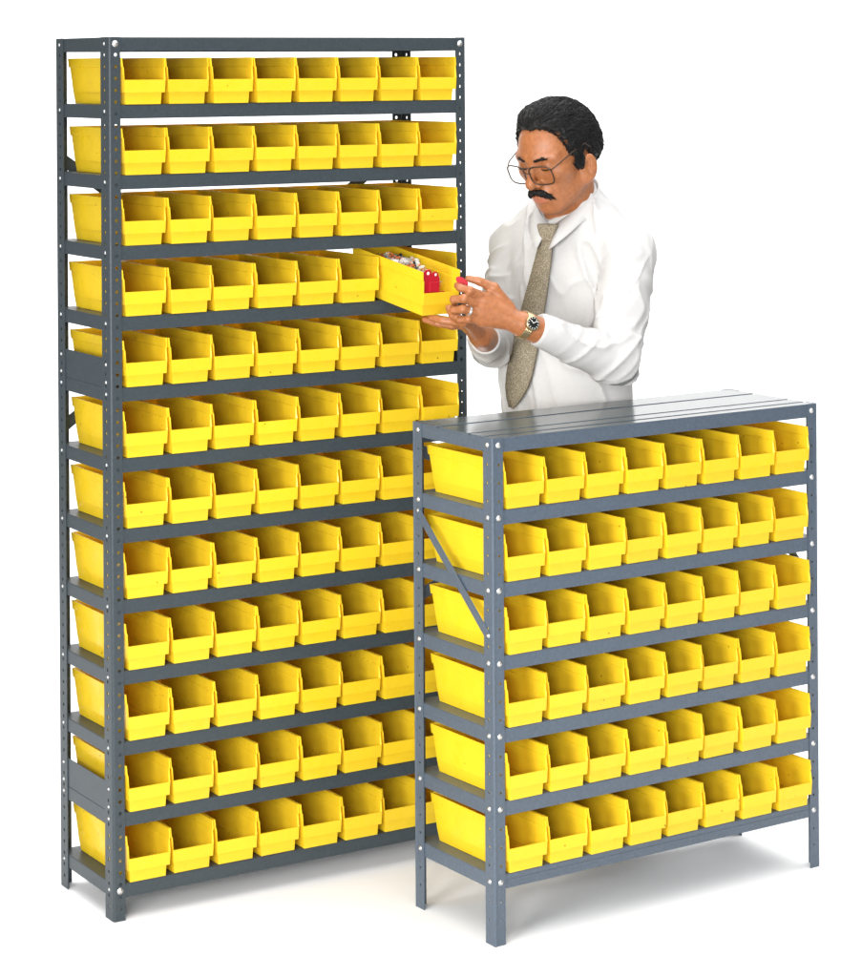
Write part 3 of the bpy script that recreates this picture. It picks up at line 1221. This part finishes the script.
bm = bmesh.new()
A, Bp = [], []
for k in range(49):
    ph = R(8 + k / 48 * 344)
    s = abs(math.pi - ph) / math.pi                  # 0 at the nape, 1 at the front
    dr = BF * math.cos(ph) + BL * math.sin(ph)
    zt = .092 - .118 * s ** 1.45
    zb = .050 - .088 * s - .050 * max(0, (s - .72) / .28) ** 1.2
    rb = .084 + .010 * s + .030 * max(0, (s - .72) / .28)
    A.append(NECK + dr * (.070 + .004 * s) + np.array([0, 0, zt]) + BF * .004)
    Bp.append(NECK + dr * rb + np.array([0, 0, zb]) + BF * .004)
ribbon(bm, A, Bp, .004)
col = add_to(man, link_mesh("collar", bm, M_SHIRT, None, True))


# ---- tie, lying on the shirt front
def on_chest(px, py, off=.0175):
    lo_, hi_ = 5.1, 5.65
    ys = np.linspace(lo_, hi_, 300)
    pts = np.stack([at(px, py, y) for y in ys])
    d = torso_sdf(pts)
    i = int(np.argmax(d < off)) if (d < off).any() else len(ys) - 1
    return pts[i]


bm = bmesh.new()
path = [(547.0, 236, 6.5), (545.0, 250, 8.0), (541.5, 270, 9.8), (537.0, 292, 11.8), (532.0, 314, 13.6), (526.5, 338, 15.0), (521.5, 360, 15.0), (518, 380, 15.0), (516.5, 392, 15.0), (514, 400, 10.5), (511, 408, 2.0)]
A, Bp = [], []
for x, y, w in path:
    sl_ = 3.0 if y < 390 else 1.5
    w *= .87
    A.append(on_chest(x - w, y - 1))
    Bp.append(on_chest(x + w, y + 1))
for q_ in (A, Bp):                                   # smooth the hang
    for _ in range(3):
        for i in range(1, len(q_) - 1):
            q_[i] = q_[i] * .5 + (q_[i - 1] + q_[i + 1]) * .25
ribbon(bm, Bp, A, .006)
add_to(man, link_mesh("tie", bm, M_TIE, None, True))
kc = on_chest(548, 233, .012)


def knot_sdf(P):
    q = (P - kc) @ BM
    w = .021 + .30 * q[:, 2]
    d = np.maximum(np.abs(q[:, 1]) / 1.0 - w, np.abs(q[:, 2]) - .021)
    d = smax(d, np.abs(q[:, 0]) - .012, .008)
    return d * .8


sdf_object("tie_knot", knot_sdf, kc - .06, kc + .06, .002, M_TIE, man, relax=2)

# ---- wristwatch and ring
wax = (WRL - ELL) / np.linalg.norm(WRL - ELL)
wc = ELL + (WRL - ELL) * 1.0 + np.array([0, 0, 0])
face_n = np.array([.18, -.93, .30])
face_n = face_n - wax * (face_n @ wax)
face_n /= np.linalg.norm(face_n)
side_n = np.cross(wax, face_n)
bm = bmesh.new()
for off in (-.0065, -.0022, .0022, .0065):
    tube(bm, [wc + wax * off + (face_n * math.cos(a) + side_n * math.sin(a)) * .0295 for a in np.linspace(0, 2 * math.pi, 28, endpoint=False)],
         .0027, 6, closed=True)
watch = add_to(man, link_mesh("wristwatch", bm, M_GOLD, None, True))
bm = bmesh.new()
c0 = wc + face_n * .030
ring = [(.0165, .0), (.0172, .004), (.0165, .0075), (.0140, .0085)]
rr_ = [[bm.verts.new(c0 + face_n * h_ + (wax * math.cos(a) + side_n * math.sin(a)) * r_) for a in np.linspace(0, 2 * math.pi, 24, endpoint=False)] for r_, h_ in ring]
for a_, b_ in zip(rr_[:-1], rr_[1:]):
    for k in range(24):
        bm.faces.new([a_[k], a_[(k + 1) % 24], b_[(k + 1) % 24], b_[k]])
bm.faces.new(rr_[0][::-1])
bmesh.ops.recalc_face_normals(bm, faces=bm.faces[:])
wb = link_mesh("watch_case", bm, M_GOLD, None, True)
wb.parent = watch
bm = bmesh.new()
bm.faces.new([bm.verts.new(c0 + face_n * .0083 + (wax * math.cos(a) + side_n * math.sin(a)) * .0141) for a in np.linspace(0, 2 * math.pi, 24, endpoint=False)])
wd = link_mesh("watch_dial", bm, M_DIAL, None)
wd.parent = watch
bm = bmesh.new()
for k in range(12):
    a = k / 12 * 2 * math.pi
    dr = wax * math.cos(a) + side_n * math.sin(a)
    tube(bm, [c0 + face_n * .0088 + dr * .0105, c0 + face_n * .0088 + dr * .0130], .0007, 5)
for a, L_ in ((.6, .0085), (2.4, .0115)):
    dr = wax * math.cos(a) + side_n * math.sin(a)
    tube(bm, [c0 + face_n * .0090, c0 + face_n * .0090 + dr * L_], .0007, 5)
wh = link_mesh("watch_hands", bm, M_WHITE, None)
wh.parent = watch
p0, p1 = FING_L[2][0][0], FING_L[2][0][1]
ax = (p1 - p0) / np.linalg.norm(p1 - p0)
e1 = np.cross(ax, [0, 0, 1.0])
e1 /= np.linalg.norm(e1)
e2 = np.cross(ax, e1)
bm = bmesh.new()
rc = p0 + (p1 - p0) * .66
for o_ in (-.0014, .0014):
    tube(bm, [rc + ax * o_ + (e1 * math.cos(a) + e2 * math.sin(a)) * .0103 for a in np.linspace(0, 2 * math.pi, 20, endpoint=False)], .0016, 6, closed=True)
add_to(man, link_mesh("finger_ring", bm, M_ZINC, None, True))


# ------------------------------------------------------------------ red clips and the parts in the pulled bin
def clip_mesh():
    """flat clip, two eyelets on top; local x across, z up, y thickness (metres)"""
    out = [(-.024, -.030), (.024, -.030), (.024, .004), (.021, .010)]
    for cx_, cz_, r_ in ((.0125, .010, .0085), (-.0085, .014, .0100)):
        for k in range(13):
            a = R(-20) + k / 12 * R(215) if cx_ > 0 else R(-5) + k / 12 * R(190)
            out.append((cx_ + r_ * math.cos(a), cz_ + r_ * math.sin(a)))
    out.append((-.024, .006))
    bm = bmesh.new()
    t = .0032
    lo_ = [bm.verts.new((x, -t / 2, z)) for x, z in out]
    hi_ = [bm.verts.new((x, t / 2, z)) for x, z in out]
    bm.faces.new(lo_)
    bm.faces.new(hi_[::-1])
    n = len(out)
    for k in range(n):
        bm.faces.new([lo_[k], hi_[k], hi_[(k + 1) % n], lo_[(k + 1) % n]])
    box(bm, -.006, .022, -.0055, -.0017, -.026, -.004, .0006)
    box(bm, .024, .040, -.0012, .0012, -.030, -.0265, .0004)
    bmesh.ops.recalc_face_normals(bm, faces=bm.faces[:])
    for cx_, cz_, r_ in ((.0125, .012, .0030), (-.0085, .016, .0036)):      # pale rivets in the eyelets
        vs0 = len(bm.faces)
        ring_ = [bm.verts.new((cx_ + r_ * math.cos(a), -t / 2 - .0008, cz_ + r_ * math.sin(a))) for a in np.linspace(0, 2 * math.pi, 12, endpoint=False)]
        f_ = bm.faces.new(ring_)
        f_.material_index = 1
        f_.normal_update()
        if f_.normal.y > 0:
            f_.normal_flip()
    return bm


Mb = pulled.matrix_basis
clip = link_mesh("plastic_clip", clip_mesh(), [M_RED, M_WHITE])
clip.matrix_world = Mb @ Matrix.Translation((-.95 * IN, .55 * IN, 3.12 * IN)) @ Matrix.Rotation(R(-6), 4, 'X')
tag(clip, "red plastic clip with two eyelets standing in the front of the pulled bin", "clip")
bm = bmesh.new()
pc = at(462, 281.5, 5.270)
dirv = Vector(at(466.5, 284.5, 5.268) - at(457.5, 278.5, 5.272)).normalized()
nn = Vector((.45, -1, -.30))
nn = (nn - dirv * nn.dot(dirv)).normalized()
ss = dirv.cross(nn)
oval = [(math.cos(a) * .0155, math.sin(a) * .0085) for a in np.linspace(0, 2 * math.pi, 22, endpoint=False)]
lo_ = [bm.verts.new(Vector(pc) + dirv * x + ss * y + nn * .002) for x, y in oval]
hi_ = [bm.verts.new(Vector(pc) + dirv * x + ss * y - nn * .002) for x, y in oval]
bm.faces.new(lo_)
bm.faces.new(hi_[::-1])
for k in range(22):
    bm.faces.new([lo_[k], hi_[k], hi_[(k + 1) % 22], lo_[(k + 1) % 22]])
bmesh.ops.recalc_face_normals(bm, faces=bm.faces[:])
bmesh.ops.bevel(bm, geom=[e for e in bm.edges if e.calc_face_angle() > .6], offset=.0007, segments=2, affect='EDGES')
tag(link_mesh("plastic_clip", bm, M_RED), "red plastic piece pinched between the man's thumb and forefinger", "clip")

# heap of bagged small hardware behind the clip: too many to count
M_BAG = mat("clear_bag", (.75, .76, .74), .12, .9, noise=.1, nscale=60)
M_BAG.node_tree.nodes["Principled BSDF"].inputs["Transmission Weight"].default_value = .30
M_BRASS = mat("brass_bits", (.55, .26, .10), .35, .5, metal=.3, noise=.2, nscale=200)
M_DARKBIT = mat("dark_bits", (.03, .032, .035), .3, .6)
bm = bmesh.new()
rnd = random.Random(11)
for i in range(620):
    y = rnd.uniform(2.3, 9.2)
    x = rnd.uniform(-1.55, 1.55)
    top = 2.5 + 1.15 * min(1, (y - 1.6) / 3.5) - .10 * abs(x)
    z = rnd.uniform(.5, 1.0) * top + .1
    c = Vector((x, y, z)) * IN
    k = rnd.random()
    mi_ = 0 if k < .66 else (1 if k < .80 else (2 if k < .87 else 3))
    n0 = len(bm.faces)
    if mi_ == 0:                                      # crumpled film
        L_ = rnd.uniform(.004, .009)
        rot = Matrix.Rotation(rnd.uniform(0, 6.3), 3, Vector((rnd.uniform(-1, 1), rnd.uniform(-1, 1), rnd.uniform(-1, 1))).normalized())
        g_ = [[bm.verts.new(c + rot @ Vector(((a - 1) * L_, (b - 1) * L_ * .7, rnd.uniform(-.3, .3) * L_))) for b in range(3)] for a in range(3)]
        for a in range(2):
            for b in range(2):
                bm.faces.new([g_[a][b], g_[a + 1][b], g_[a + 1][b + 1]])
                bm.faces.new([g_[a][b], g_[a + 1][b + 1], g_[a][b + 1]])
    else:                                             # little screws and pegs
        dv = Vector((rnd.uniform(-1, 1), rnd.uniform(-1, 1), rnd.uniform(-.6, .6))).normalized()
        L_ = rnd.uniform(.004, .010)
        tube(bm, [c - dv * L_, c + dv * L_ * .6, c + dv * L_ * .62, c + dv * L_], [.0018, .0018, .0034, .0034], 6)
    bm.faces.ensure_lookup_table()
    for f_ in bm.faces[n0:]:
        f_.material_index = mi_
heap = link_mesh("small_hardware", bm, [M_BAG, M_BRASS, M_DARKBIT, mat("orange_bits", (.6, .16, .04), .4, .5)])
heap.matrix_world = Mb.copy()
tag(heap, "loose bagged small hardware filling the pulled yellow bin", "hardware", None, "stuff")
